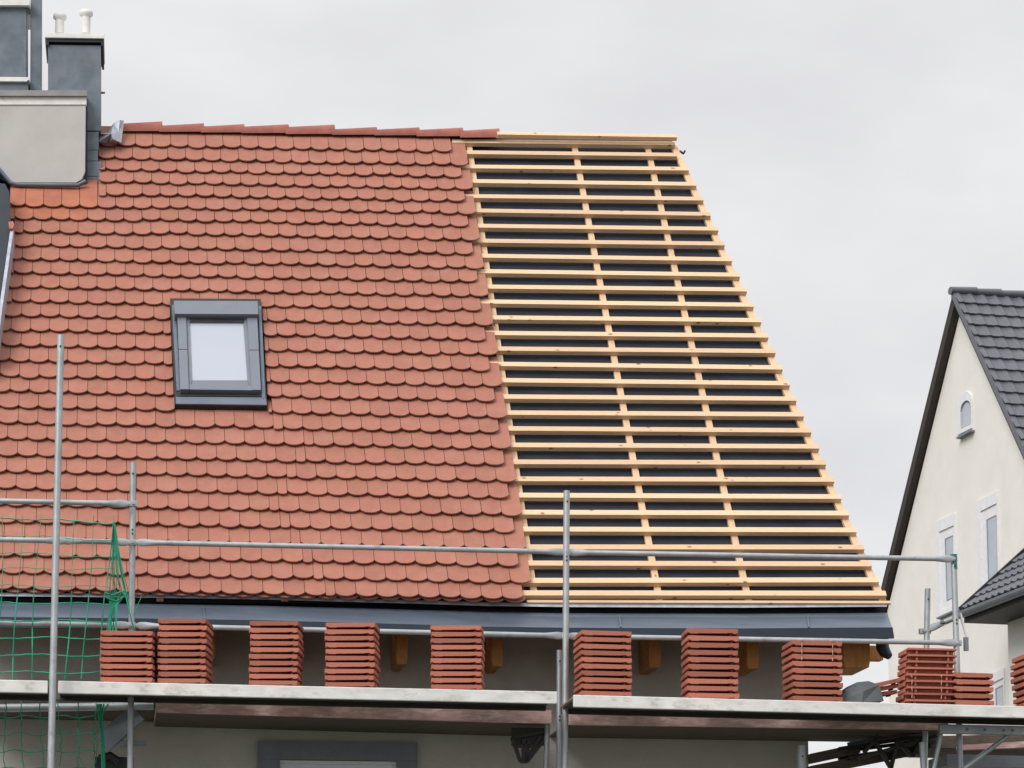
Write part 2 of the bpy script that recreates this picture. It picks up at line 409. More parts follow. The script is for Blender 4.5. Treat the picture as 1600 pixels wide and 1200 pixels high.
# --- ridge tiles
RT = [(190, 253.5, 186, 203), (253.5, 318.7, 189.2, 204), (318.7, 382, 190.5, 205), (382, 451.5, 190.7, 206), (451.5, 523.5, 191, 207.5), (523.5, 589.5, 195, 208.7), (589.5, 656, 195.5, 209.5), (656, 724, 195.8, 211), (724, 781, 197, 213)]
for x0, x1, yt, yb in RT:
    m = MB(); n = 10
    def prof(x, yt, yb, s):
        a = rp(x, yb, .135)          # front skirt
        hh = (yb-yt)/148.*s
        back_d = -NH*.30
        ring = []
        for i in range(n+1):
            t = math.pi*i/n
            ring.append(a + back_d*(.5-.5*math.cos(t)) + Z*hh*math.sin(t)**.8)
        return ring
    r0 = prof(x0-5, yt+2.6, yb-.7, 1.0); r1 = prof(x1, yt-1.6, yb-1, 1.0)
    ins = [q+ (Z*-.016) for q in r1]; ins0 = [q+(Z*-.016) for q in r0]
    vs = r0+r1+ins+ins0; k = n+1
    fs = []
    for i in range(n):
        fs.append([i, i+1, k+i+1, k+i]); fs.append([2*k+i, 2*k+i+1, 3*k+i+1, 3*k+i]); fs.append([k+i, k+i+1, 2*k+i+1, 2*k+i]); fs.append([i, i+1, 3*k+i+1, 3*k+i])
    fs += [[0, k, 2*k, 3*k], [n, k+n, 2*k+n, 3*k+n]]
    m.add(vs, fs, False)
    o = m.build('ridge_tile', M['ridge'], house)
    for p in o.data.polygons: p.use_smooth = True
    o.modifiers.new('es', 'EDGE_SPLIT').split_angle = math.radians(40)
# --- crumpled lead at the end of the ridge
m = MB()
lp = [((150, 216), .14), ((156, 210), .2), ((168, 209), .17), ((178, 194), .23), ((186, 188), .26), ((192, 189), .2), ((188, 224), .17), ((176, 218), .25), ((168, 222), .15), ((155, 222), .2)]
top = [rp(x, y, h) for (x, y), h in lp]; c = rp(174, 210, .27); c2 = rp(184, 206, .21)
vs = top+[c, c2]; n = len(top)
fs = [[0, 1, 10], [1, 2, 10], [2, 3, 10], [3, 4, 11], [4, 5, 11], [5, 6, 11], [6, 7, 11], [3, 11, 10], [11, 7, 10], [7, 8, 10], [8, 9, 10], [9, 0, 10]]
m.add(vs, fs); lead = m.build('lead_flashing', M['lead'], house)
sol = lead.modifiers.new('solid', 'SOLIDIFY'); sol.thickness = .012

# --- roof window
win = sub('roof_window', house); win.location = rp(340, 630, .1)-house.location
WOFF = .034
def rprism(mb, poly, h0, h1): mb.prism([rp(x, y, h1+WOFF) for x, y in poly], -NR*(h1-h0))
m = MB(); rprism(m, [(265.8, 466), (407.3, 467), (417.3, 633.2), (273.5, 631.5)], -.01, .122); m.build('flashing', M['black'], win)
m = MB()
rprism(m, [(268.5, 476), (274.5, 476), (281, 610), (276, 610)], .12, .135); rprism(m, [(404, 478), (408.3, 478), (414.6, 622), (409.5, 622)], .12, .135)
rprism(m, [(274.6, 620), (415.5, 621), (416.6, 632.4), (275.2, 630.6)], .12, .132)
m.build('apron', M['zinc'], win)
m = MB(); rprism(m, [(271.5, 469.5), (402.8, 470.3), (404.0, 490.8), (272.8, 490.2)], .10, .215); m.build('hood', M['alu'], win, bevel=.004)
for q in ([(277.0, 492), (291, 492), (295.5, 608), (281.5, 608)], [(386, 493), (401.8, 493), (407.8, 609), (393.2, 609)]):
    m = MB()
    (a, b, c, d) = q
    t = .46
    mid1 = (b[0]+(c[0]-b[0])*t, b[1]+(c[1]-b[1])*t); mid0 = (a[0]+(d[0]-a[0])*t, a[1]+(d[1]-a[1])*t)
    rprism(m, [a, b, mid1, mid0], .11, .176); rprism(m, [(mid0[0], mid0[1]+.8), (mid1[0], mid1[1]+.8), c, d], .11, .176)
    m.build('side_cladding', M['alu'], win, bevel=.003)
m = MB()    # sash: four bars
o4 = [(291.5, 491), (386, 492), (393.5, 609.5), (296, 608)]; i4 = [(296.4, 503.5), (380.3, 504), (386.8, 594), (300, 594)]
for k in range(4):
    k2 = (k+1) % 4
    rprism(m, [o4[k], o4[k2], i4[k2], i4[k]], .10, .158 if k != 2 else .150)
m.build('sash', M['alu'], win, bevel=.002)
m = MB(); rprism(m, [(295.4, 490.8), (382.5, 491.5), (381.2, 503.2), (296.4, 502.7)], .155, .163); m.build('shade_strip', M['black'], win)  # black strip that paints the shade under the hood
m = MB(); rprism(m, [(295, 502), (382, 502), (388, 596), (299, 596)], .12, .146); m.build('pane', M['blind'], win)
m = MB(); rprism(m, [(295.8, 601), (392.5, 602.2), (393.8, 609.6), (296.2, 608.4)], .12, .172); m.build('bottom_rail', M['alu'], win, bevel=.002)
m = MB(); rprism(m, [(277, 609.2), (409, 610.4), (410, 619.6), (277.5, 618.6)], .12, .128); m.build('drip_gap', M['black'], win)

WOFF = 0
# --- eaves gutter with sloped metal apron
GX = [(-60, 926.4), (0, 927), (200, 929), (400, 932), (660, 939), (760, 942.2), (885, 944), (1160, 945), (1380, 943.4)]
def strip(name, prof, material, x_end=None, capx=None, joints=()):
    """prof: list of (pixel rows below the eaves line, off) swept along the eaves"""
    m = MB(); rows = []
    for i, (x, y) in enumerate(GX):
        rows.append([vp(x + (dxe if i == len(GX)-1 else 0), y+dy, off) for dy, off, dxe in prof])
    k = len(prof); vs = [p for r in rows for p in r]; fs = []
    for i in range(len(rows)-1):
        for j in range(k):
            j2 = (j+1) % k
            fs.append([i*k+j, i*k+j2, (i+1)*k+j2, (i+1)*k+j])
    fs += [list(range(k)), list(range((len(rows)-1)*k, len(rows)*k))[::-1]]
    m.add(vs, fs); return m.build(name, material, house)
strip('drip_edge', [(-1, .07, 6), (4.4, .085, 6), (4.9, -.1, 6), (.5, -.1, 6)], M['lead'])
strip('gutter_throat', [(4.8, -.13, 2), (30, -.11, 4), (30, -.25, 4), (4.8, -.25, 2)], M['zincdark'])  # near-black face, the shadow under the roof edge is put into its colour
strip('gutter', [(14, .03, 6), (14.6, .06, 6), (17, .085, 7), (19.5, .10, 8), (37, .27, 14), (38, .272, 14), (38, -.1, 14), (24, -.1, 8)], M['zinc'])
strip('gutter_fascia', [(36.8, .276, 15), (53.5, .284, 17), (54.5, .27, 17), (54, -.3, 17), (50, -.3, 17), (38.2, .262, 15)], M['fascia'])
for x in (760, 968, 318, 1262):       # folded seams between the lengths
    y = 944 if x > 700 else 931
    m = MB(); a, b = vp(x, y+17, .108), vp(x+2, y+36, .272)
    m.bar(a, b, .012, .008); m.build('gutter_seam', M['zinc'], house)
m = MB(); m.tube([vp(1378, 997, -.02), vp(1379, 1012, -.02), vp(1383, 1020, -.0), vp(1390, 1026, .03)], [(.055, .055), (.055, .055), (.05, .05), (.03, .03)], 10)
m.build('gutter_outlet', M['zincdark'], house)

# --- window below the deck
wn_ = sub('window', house); wn_.location = vp(528, 1250, WO)-house.location
m = MB()
def vbox(mb, x0, x1, y0, y1, off, d):
    mb.prism([vp(x0, y0, off), vp(x1, y0+(x1-x0)*.012, off), vp(x1, y1+(x1-x0)*.012, off), vp(x0, y1, off)], -NH*d)
vbox(m, 403, 652, 1158, 1186, WO+.05, .1); vbox(m, 403, 437, 1186.2, 1420, WO+.05, .1); vbox(m, 620, 652, 1189, 1420, WO+.05, .1)
m.build('surround', M['winframe'], wn_)
m = MB(); vbox(m, 437.4, 619.6, 1188, 1193, WO+.02, .06); vbox(m, 437.4, 443, 1193.4, 1420, WO+.02, .06); vbox(m, 614, 619.6, 1196, 1420, WO+.02, .06); m.build('frame', M['white'], wn_)
m = MB(); vbox(m, 443, 614, 1193, 1420, WO+.004, .02); m.build('pane', M['glass'], wn_)

# --- dormer wall, chimney and metal housing at the left
def off_of(p): return (p-P0).dot(NH)
dz = off_of(rp(70, 292, .1))
def vprism(mb, poly, off, d): mb.prism([vp(x, y, off) for x, y in poly], -NH*d)
dorm = sub('dormer', house); dorm.location = rp(70, 292, .1)-house.location
m = MB(); vprism(m, [(-160, 164), (134, 164), (133, 268), (128, 280), (119, 285.5), (25, 285), (14, 283), (-3, 262), (-160, 262)], dz, .35); m.build('wall_panel', M['panel'], dorm, bevel=.004)
m = MB(); vprism(m, [(-160, 150), (135, 150), (135, 163.3), (-160, 163.3)], dz+.01, .3); m.build('fascia', M['offwhite'], dorm)
m = MB(); vprism(m, [(-160, 141), (135.6, 141), (136, 149.6), (-160, 149.6)], dz+.04, 1.5); m.build('cap', M['capgrey'], dorm)
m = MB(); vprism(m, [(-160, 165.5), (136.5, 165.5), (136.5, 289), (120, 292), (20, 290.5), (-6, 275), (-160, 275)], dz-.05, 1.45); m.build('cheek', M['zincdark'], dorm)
m = MB(); m.tube([vp(-60, 208, dz+.02), vp(-3, 263, dz+.02), vp(16, 285.5, dz+.02), vp(28, 288.5, dz+.02), vp(122, 289.5, dz+.02), vp(134, 283, dz+.02)], .02, 8); m.build('edge_trim', M['zinc'], dorm)
m = MB(); rprism(m, [(-160, 276), (8, 287), (14, 300), (17, 352), (2, 468), (-20, 560), (-160, 560)], 0, .32); m.build('dormer_cheek', M['zincdark'], house)
m = MB(); rprism(m, [(16.5, 356), (21.5, 356), (3.5, 482), (-4, 540), (-9, 540), (-1.5, 482)], .05, .345); m.build('valley_strip', M['lead'], house)
m = MB(); rprism(m, [(13, 347), (20, 345), (22.5, 350), (20, 357), (15, 357)], .1, .37); m.build('strip_cap', M['tile'], house)

cz = off_of(rp(110, 262, .1))
chim = sub('chimney', house); chim.location = rp(110, 262, .1)-house.location
m = MB(); vprism(m, [(75, 70), (157.5, 71), (157.5, 204), (75, 204)], cz, .55); m.build('stack', M['slate'], chim)
m = MB(); vprism(m, [(73, 58.6), (162, 60), (162, 71), (158.5, 71), (158, 66), (76.5, 65), (76, 70), (73, 70)], cz+.03, .62); m.build('collar', M['zincdark'], chim)
m = MB(); vprism(m, [(70, 51), (163, 53.5), (163, 60), (70, 58.5)], cz+.05, .66); m.build('cap', M['offwhite'], chim, bevel=.004)
for x, yt in ((93, 22), (134, 17)):
    c = vp(x, 53, cz-.28); t = vp(x, yt, cz-.28); hz = t.z-c.z
    m = MB(); m.tube([c, c+Z*(hz-.03)], .042, 16); m.tube([c+Z*(hz-.06), c+Z*(hz-.04), c+Z*(hz-.012), c+Z*hz], [(.044, .044), (.064, .064), (.064, .064), (.05, .05)], 16); m.tube([c+Z*(hz-.02), c+Z*(hz+.002)], .036, 12)
    m.build('flue', M['offwhite'], chim)
m = MB()
for y0, y1, x1 in ((206, 234, 150), (235, 251, 149), (252, 275, 154), (276, 291, 153)):
    vprism(m, [(128, y0), (x1+4, y0), (x1+4, y1), (128, y1)], cz+.02+(y0-206)*.0006, .3)
m.build('slate_shingles', M['slate'], chim)
m = MB(); m.tube([vp(157, 145, cz-.1), vp(164, 145, cz-.1)], .01, 6); m.build('hook', M['zinc'], chim)

vent = sub('vent_housing', house); vent.location = vp(20, 140, cz)-house.location
m = MB(); vprism(m, [(-120, 10), (41, 10.5), (41, 120), (-120, 118)], cz-.05, .5); m.build('panel', M['slate'], vent)
m = MB(); vprism(m, [(-120, -4), (46, -3), (46, 8), (-120, 8)], cz, .6); m.build('cap', M['offwhite'], vent)
m = MB(); vprism(m, [(-120, 118.5), (46, 120.5), (46, 127), (-120, 126)], cz, .6); m.build('ledge', M['offwhite'], vent)
m = MB(); vprism(m, [(-120, 126.3), (44, 127.3), (44, 150), (-120, 150)], cz-.03, .5); m.build('base', M['slate'], vent)
m = MB(); vprism(m, [(48, -60), (65.5, -60), (65, 150), (47, 150)], cz-.1, .1); m.build('support_post', M['slate'], vent)
m = MB(); m.tube([vp(40, 12, cz+.03), vp(46, 14, cz+.03), vp(46, 22, cz+.03)], .012, 6); m.tube([vp(44, 126, cz+.03), vp(45, 134, cz+.03)], .012, 6); m.build('bracket', M['black'], vent)

# ================================================================== scaffold
scaf = thing('scaffold', 'galvanised tube scaffold with aluminium decks along the house front', 'scaffold', Vector((P0.x, P0.y-1, 0)))
OO = .64
def pole(x, yt, xb, off, r=.0245, name='pole', label=None):
    t = vp(x, yt, off); b = vp(xb, 1200, off); d = (b-t).normalized()
    g = t + d*((t.z)/-d.z)
    m = MB(); m.tube([t, t+d*.3, g], r, 14, up=Vector((0, 1, 0)))
    o = m.build(name, M['galv'], scaf)
    if label: o['label'] = label
    # holes and wedge marks near the top
    h = MB()
    for s in ((.09, .53, .56) if yt > 700 else (.09,)):
        c = t + d*s + NH*(r-.002); h.tube([c, c+NH*.006], .008, 8)
    h.build('hole', M['black'], o)
    return o
pole(95, 524, 79.5, 1.28, .0262)
pole(208, 723, 203.5, .62, .024)
pole(885.5, 767, 882.5, OO, .0252)
PR = .56
rp_ = pole(1490, 868, 1500.5, PR, .0245, label='scaffold pole with green paint on its top')
m = MB(); t = vp(1490, 866.5, PR); b = vp(1491.2, 890, PR); m.tube([t, t*.97+b*.03], .030, 12, up=Vector((0, 1, 0))); m.tube([t, b], .0256, 14, up=Vector((0, 1, 0))); m.build('paint_band', M['teal'], rp_)
pole(1449.5, 920, 1444.5, .30, .024)
pole(874, 1016, 873.5, .42, .022)
pole(856, 1112, 853, .34, .022)
pole(1252, 1165, 1252, .25, .04)
def rail(x0, y0, x1, y1, off0, off1, r=.0205, f0=True, f1=True):
    a, b = vp(x0, y0, off0), vp(x1, y1, off1); L = (b-a).length; d = (b-a)/L
    pts = [a]; rad = []
    st = [0, .03, .07, .12, .17]
    pts = [a+d*s for s in st] + [b-d*s for s in reversed(st)]
    fl = [(.009, .014), (.006, .029), (.008, .031), (.016, .025), (r, r)]
    rd = (fl if f0 else [(r, r)]*5) + (list(reversed(fl)) if f1 else [(r, r)]*5)
    m = MB(); m.tube(pts, rd, 14); o = m.build('guard_rail', M['galv'], scaf)
    return o
rail(-60, 781.5, 203, 787, .74, .70, f0=False)
rail(-60, 842, 103, 845, 1.2, 1.18, f0=False)
rail(92, 844.5, 203, 847.5, .8, .68, f0=True)
rail(212, 847.5, 884, 862.5, .67, OO-.04)
rail(886, 863, 1492, 873.5, OO-.04, PR+.03)
rail(-60, 972, 203, 977, .75, .68, f0=False)
rail(212, 977.5, 884, 993.5, .67, OO-.04)
rail(886, 994, 1497, 1004.5, OO-.04, PR+.03)
rail(1449, 984, 1500, 962, .30, .5, r=.022, f1=False)
# couplers: small wedge heads where rails meet poles
for x, y, off in ((208, 787, .64), (207, 847.5, .64), (206, 977, .64), (885, 862.5, OO), (884, 993.5, OO), (1490, 873.5, PR), (1497, 1004.5, PR), (1449, 986, .3), (1443, 986, .3)):
    c = vp(x, y, off); m = MB(); m.box(c-EH*.03-Z*.022+NH*-.04, EH*.06, Z*.044, NH*.05); m.tube([c+NH*.012, c+NH*.03], .011, 8); m.build('coupler', M['galv'], scaf, bevel=.003)
c = vp(1507, 1003, PR-.05); m = MB(); m.box(c-Z*.07, EH*.035, Z*.11, -NH*.03); m.build('clamp', M['winframe'], scaf)
m = MB(); m.tube([vp(1500, 958, .5), vp(1509, 990, .5), vp(1512, 996, .5)], .012, 8); m.build('toggle', M['white'], scaf)
# decks
DO = 1.15
def deck(x0, y0, x1, y1, hpx, dep, off=DO, endcap=True):
    dk = sub('deck', scaf); dk.location = vp(x0, y0, off)-scaf.location
    a, b = vp(x0, y0, off), vp(x1, y1, off); h = hpx/200.
    m = MB(); m.prism([a, b, b-Z*h, a-Z*h], -NH*.03)
    m.build('edge_profile', M['deck'], dk, bevel=.006)
    m = MB(); d = (b-a).normalized(); c = a-NH*.032-Z*.012
    m.prism([c, c+(b-a), c+(b-a)-NH*(dep-.066), c-NH*(dep-.066)], -Z*.012); m.build('platform', M['ply'], dk)
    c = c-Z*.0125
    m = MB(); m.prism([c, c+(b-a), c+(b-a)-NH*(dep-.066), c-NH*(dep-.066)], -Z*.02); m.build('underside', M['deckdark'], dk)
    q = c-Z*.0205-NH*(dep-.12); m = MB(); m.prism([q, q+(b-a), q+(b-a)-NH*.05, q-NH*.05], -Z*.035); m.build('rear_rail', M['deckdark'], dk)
    return dk
deck(-90, 1060, 75, 1063.5, 18.8, .62)
deck(91, 1063.5, 871, 1080.5, 18.8, .62)
deck(896, 1085.5, 1660, 1105, 18.8, .62)
# inner boards on brackets, lower than the decks
def plank(x0, y0, x1, y1, h0, h1, off, dep, name, mt):
    m = MB(); m.prism([vp(x0, y0, off), vp(x1, y1, off), vp(x1, y1+h1, off), vp(x0, y0+h0, off)], -NH*.035); o = m.build(name, M[mt], scaf, bevel=.003)
    m = MB(); a, b = vp(x0, y0+h0*.8, off-.035), vp(x1, y1+h1*.8, off-.035)
    m.prism([a, b, b-NH*dep, a-NH*dep], -Z*.02); m.build('inner_board', M['darkwood'], scaf)
    return o
plank(244, 1096, 862, 1110, 17, 21, .42, .94, 'toe_board', 'plank')
plank(889, 1110.5, 1482, 1124.5, 22, 16, .42, .94, 'toe_board', 'plank')
plank(-60, 1089, 243, 1095, 9, 9, .40, .92, 'toe_board', 'deckdark')  # added board, put here to shade the wall at the left
m = MB(); m.tube([vp(-60, 1107, .40), vp(240, 1103, .40)], .032, 12); m.build('ledger_tube', M['galv'], scaf)
m = MB(); m.bar(vp(160, 1163, .25), vp(216, 1112, .35), .03, .16); m.build('diagonal_board', M['winframe'], scaf, bevel=.004)
m = MB(); m.tube([vp(190, 1161, .3), vp(229, 1162.5, .3)], .022, 10); m.tube([vp(195, 1158, .32), vp(195, 1167, .32)], .035, 8); m.build('ledger_stub', M['winframe'], scaf)
m = MB(); m.box(vp(148, 1200, .1), EH*.3, Z*.09, -NH*.2); m.tube([vp(155, 1185, .15), vp(172, 1180, .15), vp(186, 1190, .15)], .03, 8); m.build('dark_fitting', M['black'], scaf)
# black lattice brackets
def lattice(pts, off, r=.02, name='bracket', mt='black'):
    m = MB()
    for (x0, y0), (x1, y1) in pts:
        a, b = vp(x0, y0, off), vp(x1, y1, off); m.bar(a, b, r*1.3, r*2, up=NH)
    return m.build(name, M[mt], scaf)
lattice([((800, 1152), (813, 1190)), ((813, 1190), (824, 1190)), ((824, 1190), (850, 1156)), ((818, 1155), (818, 1188)), ((826, 1158), (823, 1188)), ((800, 1153), (856, 1143)), ((845, 1150), (820, 1190)), ((808, 1166), (842, 1166))], .30)
m = MB(); m.box(vp(800, 1164, .29), EH*.26, Z*.14, -NH*.04); m.build('bracket_plate', M['black'], scaf)
for k, dx in enumerate((0, 14, 30)):
    lattice([((1325-dx, 1163+k*7), (1470, 1138+k*8)), ((1340-dx, 1185), (1462, 1150+k*6)), ((1368, 1160), (1392, 1200)), ((1392, 1200), (1402, 1158)), ((1402, 1158), (1425, 1182)), ((1425, 1182), (1446, 1145)), ((1350, 1176), (1372, 1150))], .15-k*.25, .022)
lattice([((1265, 1205), (1432, 1172)), ((1265, 1186), (1340, 1170))], -.2, .06, 'stored_board', 'darkwood')
m = MB(); m.bar(vp(1467, 1139, .75), vp(1640, 1143, .75), .05, .075); m.build('cross_beam', M['galv'], scaf, bevel=.006)
m = MB()
for x in (1511, 1539, 1582, 1568):
    c = vp(x, 1139 + (x-1467)*.02, .775); m.tube([c-NH*.01, c+NH*.006], .012, 8)
m.build('bolt', M['winframe'], scaf)
for (a, b, r) in (((1470, 1146), (1458, 1205), .019), ((1440, 1160), (1443, 1205), .022), ((1575, 1149), (1500, 1206), .02)):
    m = MB(); m.tube([vp(*a, .70), vp(*b, .70)], r, 10); m.build('strut', M['galv'], scaf)
m = MB(); m.prism([vp(1480, 1178, .3), vp(1640, 1182, .3), vp(1640, 1200, .3), vp(1480, 1196, .3)], -NH*.5); m.build('lower_board', M['winframe'], scaf)
m = MB(); m.prism([vp(1455, 1150, -.1), vp(1640, 1146, -.1), vp(1640, 1172, -.1), vp(1455, 1168, -.1)], -NH*.8); m.build('stored_board', M['darkwood'], scaf)
m = MB(); m.prism([vp(1500, 1164, .05), vp(1640, 1156, .05), vp(1640, 1166, .05), vp(1500, 1172, .05)], -NH*.1); m.build('stored_board', M['plank'], scaf)

# ================================================================== green safety net
NO = .86
nm = MB()
def strand(pts, r=.0028, off=NO):
    nm.tube([vp(x, y, off+.02*math.sin(x*.11+y*.07)) for x, y in pts], r, 5, cap=False)
rn = random.Random(3)
cols = [-34+27.3*i for i in range(8)]
def nx(i, y): return cols[i] + (1060-y)*.055 + 2.5*math.sin(y*.021+i*1.3) + max(0, (930-y))*.03*(i-3)*.3
for i in range(8):
    ys = [805+8*k for k in range(33)]
    strand([(min(nx(i, y), 182-(y-815)*.03), y) for y in ys if y < 936], .0028)
    strand([(min(nx(i, y), 182-(y-815)*.03), y) for y in ys if 925 < y < 1064], .0052)
for j in range(10):
    y0 = 806+27.0*j
    pts = []
    xe = 178 if y0 < 900 else 172
    for k in range(25):
        x = -40 + (xe+40)*k/24
        sagv = 3.2*math.sin((x+40)/27.3*math.pi)*(-1 if (int((x+40)/27.3) % 2) else 1)*.35
        pts.append((x, y0 + (x+40)*.05*(1 if j < 3 else .2) + sagv + 1.5*math.sin(x*.05+j)))
    strand(pts, (.0028 if y0 < 928 else .0052) if j else .0055)
# gathered right edge: strands fan down from one knot
for k in range(13):
    bx = 160+2.6*k; q = rn.uniform(-4, 4)
    strand([(178+q*.15, 815), (176+q*.5+k*.4, 850), (171+k*1.6+q, 895), (bx+8+q*.5, 925), (172+k*.9, 945), (168+k*1.1+q*.4, 985), (171+k*.8, 1042)], .0034)
strand([(178, 815), (186, 880), (194, 920), (203, 958), (206, 972), (211, 985)], .006)
strand([(180, 820), (192, 900), (202, 945), (208, 962), (222, 930)], .003)
strand([(163, 926), (176, 930), (190, 924), (200, 936)], .008); strand([(166, 934), (182, 940), (194, 932)], .007)
# lower piece below the deck
for i in range(7):
    x = -20+28*i
    strand([(x+rn.uniform(-2, 2)+3*math.sin(y*.03+i), y) for y in range(1096, 1216, 10)], .0045, .5)
for j in range(5):
    y = 1120+27*j
    strand([(x, y+2.2*math.sin(x*.115+j)+rn.uniform(-.6, .6)) for x in range(-40, 158, 9)], .0045, .5)
for k in range(9):
    q = rn.uniform(-5, 5)
    strand([(150+q+k*2.4, 1100), (157+q*.6, 1120), (160+q*.4, 1150), (162+q*.5, 1205)], .006, .48)
strand([(128, 1120), (120, 1150), (122, 1180), (134, 1204)], .003, .5); strand([(140, 1135), (152, 1160), (150, 1190), (138, 1206)], .003, .5)
net = nm.build('safety_net', M['net'])
tag(net, 'green safety net hung behind the left scaffold pole, bunched at its right edge', 'net')

# ================================================================== stacked roof tiles on the decks
def tile_mesh():
    """one interlocking tile lying flat: 1 wide (x), 0.30 deep (y back), 1 thick (z); front rim with steps and a water channel"""
    m = MB(); V = Vector
    pr = [(0, 1), (1, 1), (1, .42), (.955, .30), (.90, .30), (.87, .44), (.80, .40), (.78, .36), (.24, .30), (.21, .24), (.06, .26), (.045, .36), (0, .40)]
    # front rim
    m.prism([V((x, 0, z)) for x, z in pr], V((0, .035, 0)))
    # body
    m.prism([V((0.0, .0352, .98)), V((1, .0352, .98)), V((1, .0352, .55)), V((0, .0352, .55))], V((0, .265, 0)))
    # side rims
    m.prism([V((-.012, .036, .92)), V((.05, .036, .92)), V((.05, .036, .30)), V((-.012, .036, .34))], V((0, .26, 0)))
    m.prism([V((.95, .036, .92)), V((1.012, .036, .92)), V((1.012, .036, .34)), V((.95, .036, .28))], V((0, .26, 0)))
    # back rim and lugs
    m.prism([V((.05, .275, .54)), V((.95, .275, .54)), V((.95, .275, .2)), V((.05, .275, .2))], V((0, .025, 0)))
    for x in (.1, .84): m.prism([V((x, .04, .54)), V((x+.06, .04, .54)), V((x+.06, .04, .05)), V((x, .04, .05))], V((0, .05, 0)))
    return m
def flipped_mesh():
    """the same tile with its face down: thin rim on top, hollow showing below"""
    m = MB(); V = Vector
    m.prism([V((0, 0, 1)), V((1, 0, 1)), V((1, 0, .72)), V((.0, 0, .66))], V((0, .30, 0)))
    m.prism([V((.03, .05, .66)), V((.97, .05, .70)), V((.97, .05, .1)), V((.03, .05, .05))], V((0, .22, 0)))
    for x in (.16, .80): m.prism([V((x, .012, .66)), V((x+.05, .012, .66)), V((x+.05, .012, .1)), V((x, .012, .1))], V((0, .04, 0)))
    m.prism([V((-.03, .06, .72)), V((.02, .06, .72)), V((.02, .06, .1)), V((-.03, .06, .2))], V((0, .2, 0)))
    return m
PROTO = {}
def proto(kind):
    if kind not in PROTO:
        me = (tile_mesh() if kind == 'n' else flipped_mesh())
        o = me.build('stacked_tile', M['stack'])
        # move mesh data back to its own corner
        off = o.location.copy()
        for v in o.data.vertices: v.co += off
        o.location = (0, 0, 0)
        bv = o.modifiers.new('bevel', 'BEVEL'); bv.width = .012; bv.segments = 1; bv.limit_method = 'ANGLE'
        PROTO[kind] = [o, False]
    return PROTO[kind]
ORD = ['topmost', 'second', 'third', 'fourth', 'fifth', 'sixth', 'seventh', 'eighth', 'ninth', 'tenth', 'eleventh', 'twelfth']
def deck_y(x): return 1063.5+(x-91)*.0218 if x < 880 else 1085.5+(x-896)*.0255
def stack(x0, x1, ytop, n, where, group, off=1.03, kind='n', lean=0.0, jit=.006, dep=1.15, yaw=0):
    zb = vp((x0+x1)/2, deck_y((x0+x1)/2), DO).z+.001
    tl = vp(x0, ytop, off); tr = vp(x1, ytop, off)
    ph = (tl.z-zb)/n; wd = (tr-tl).length
    base = Vector((tl.x, tl.y, zb))
    for i in range(n):
        pr = proto(kind); o = pr[0]
        if pr[1]: o = o.copy(); COL.objects.link(o)
        pr[1] = True
        j = random.uniform(-jit, jit)
        o.location = base + EH*(j+lean*i) + Z*(ph*i) - NH*random.uniform(0, .012)
        o.rotation_euler = (0, .012, math.radians(yaw)+random.uniform(-.012, .012))
        o.scale = (wd, dep, ph*.99)
        k = n-1-i
        word = ORD[k] + ('' if k == 0 else ' tile from the top')
        lab = ('topmost tile' if k == 0 else word) + ' ' + where
        if k == n-1 and n > 2: lab = 'bottom tile ' + where
        tag(o, lab, 'roof tile', group)
stack(157, 240, 984.5, 8, 'of the short stack against the green net', 'tiles in the stack against the green net', yaw=1)
stack(247, 324, 966, 10, 'of the tall stack touching the short one', 'tiles in the tall stack next to the net stack', yaw=-1)
stack(390, 467, 970, 10, 'of the stack above the window surround corner', 'tiles in the stack above the window corner', yaw=-1)
stack(508, 586, 972.5, 10, 'of the stack left of the first rafter end', 'tiles in the stack left of the first rafter end', yaw=-3)
stack(673, 752, 976.5, 10, 'of the stack between the two leftmost rafter ends', 'tiles in the stack between the left rafter ends', yaw=-2)
stack(908, 987, 984, 10, 'of the stack right beside the middle pole', 'tiles in the stack beside the middle pole', yaw=8)
stack(1074, 1153, 981, 10, 'of the stack between rafter ends right of the pole', 'tiles in the stack between the right rafter ends', yaw=4)
stack(1238, 1316, 999.5, 9, 'of the strapped stack under the gutter end', 'tiles in the strapped stack under the gutter end', yaw=7)
stack(1414, 1489, 1011, 9, 'of the face-down stack below the green-topped pole', 'face-down tiles below the green-topped pole', kind='f', lean=.004, jit=.008, yaw=5)
stack(1490, 1553, 1050, 5, 'of the low stack right of the face-down one', 'tiles in the low stack at the right', jit=.004, yaw=9)
stack(1603, 1690, 1020, 8, 'of the stack cut off by the picture edge', 'tiles in the stack at the picture edge', jit=.01, yaw=9)
# slipped tiles leaning beside the face-down stack
LEAN = ['lowest slipped tile leaning beside the face-down stack', 'middle slipped tile leaning beside the face-down stack', 'upper slipped tile leaning beside the face-down stack']
for i in range(3):
    o = PROTO['n'][0].copy(); COL.objects.link(o)
    p = vp(1345+i*13, 1094-i*8.5, .78)
    o.location = p; o.rotation_euler = (0, -.16-.05*i, YAW+.3); o.scale = (.36-i*.06, 1.1, .046)
    tag(o, LEAN[i], 'roof tile', 'slipped tiles beside the face-down stack')
# straps
def strap(x, y0, y1, off, label):
    m = MB(); n = 6
    pts = [vp(x+.5*math.sin(i*1.7), y0+(y1-y0)*i/n, off) for i in range(n+1)]
    pts = [pts[0]-NH*.28+Z*.01, pts[0]+Z*.006] + pts
    m.tube(pts, .0032, 6); o = m.build('strap', M['strap']); tag(o, label, 'strap', 'straps round tile stacks')
strap(1253, 1000, 1031, 1.04, 'left pale strap over the top of the stack under the gutter end')
strap(1301, 1001, 1033, 1.04, 'right pale strap over the top of the stack under the gutter end')
strap(1425, 1057, 1090, 1.044, 'left pale strap low on the face-down stack')
strap(1471, 1057, 1092, 1.044, 'right pale strap low on the face-down stack')
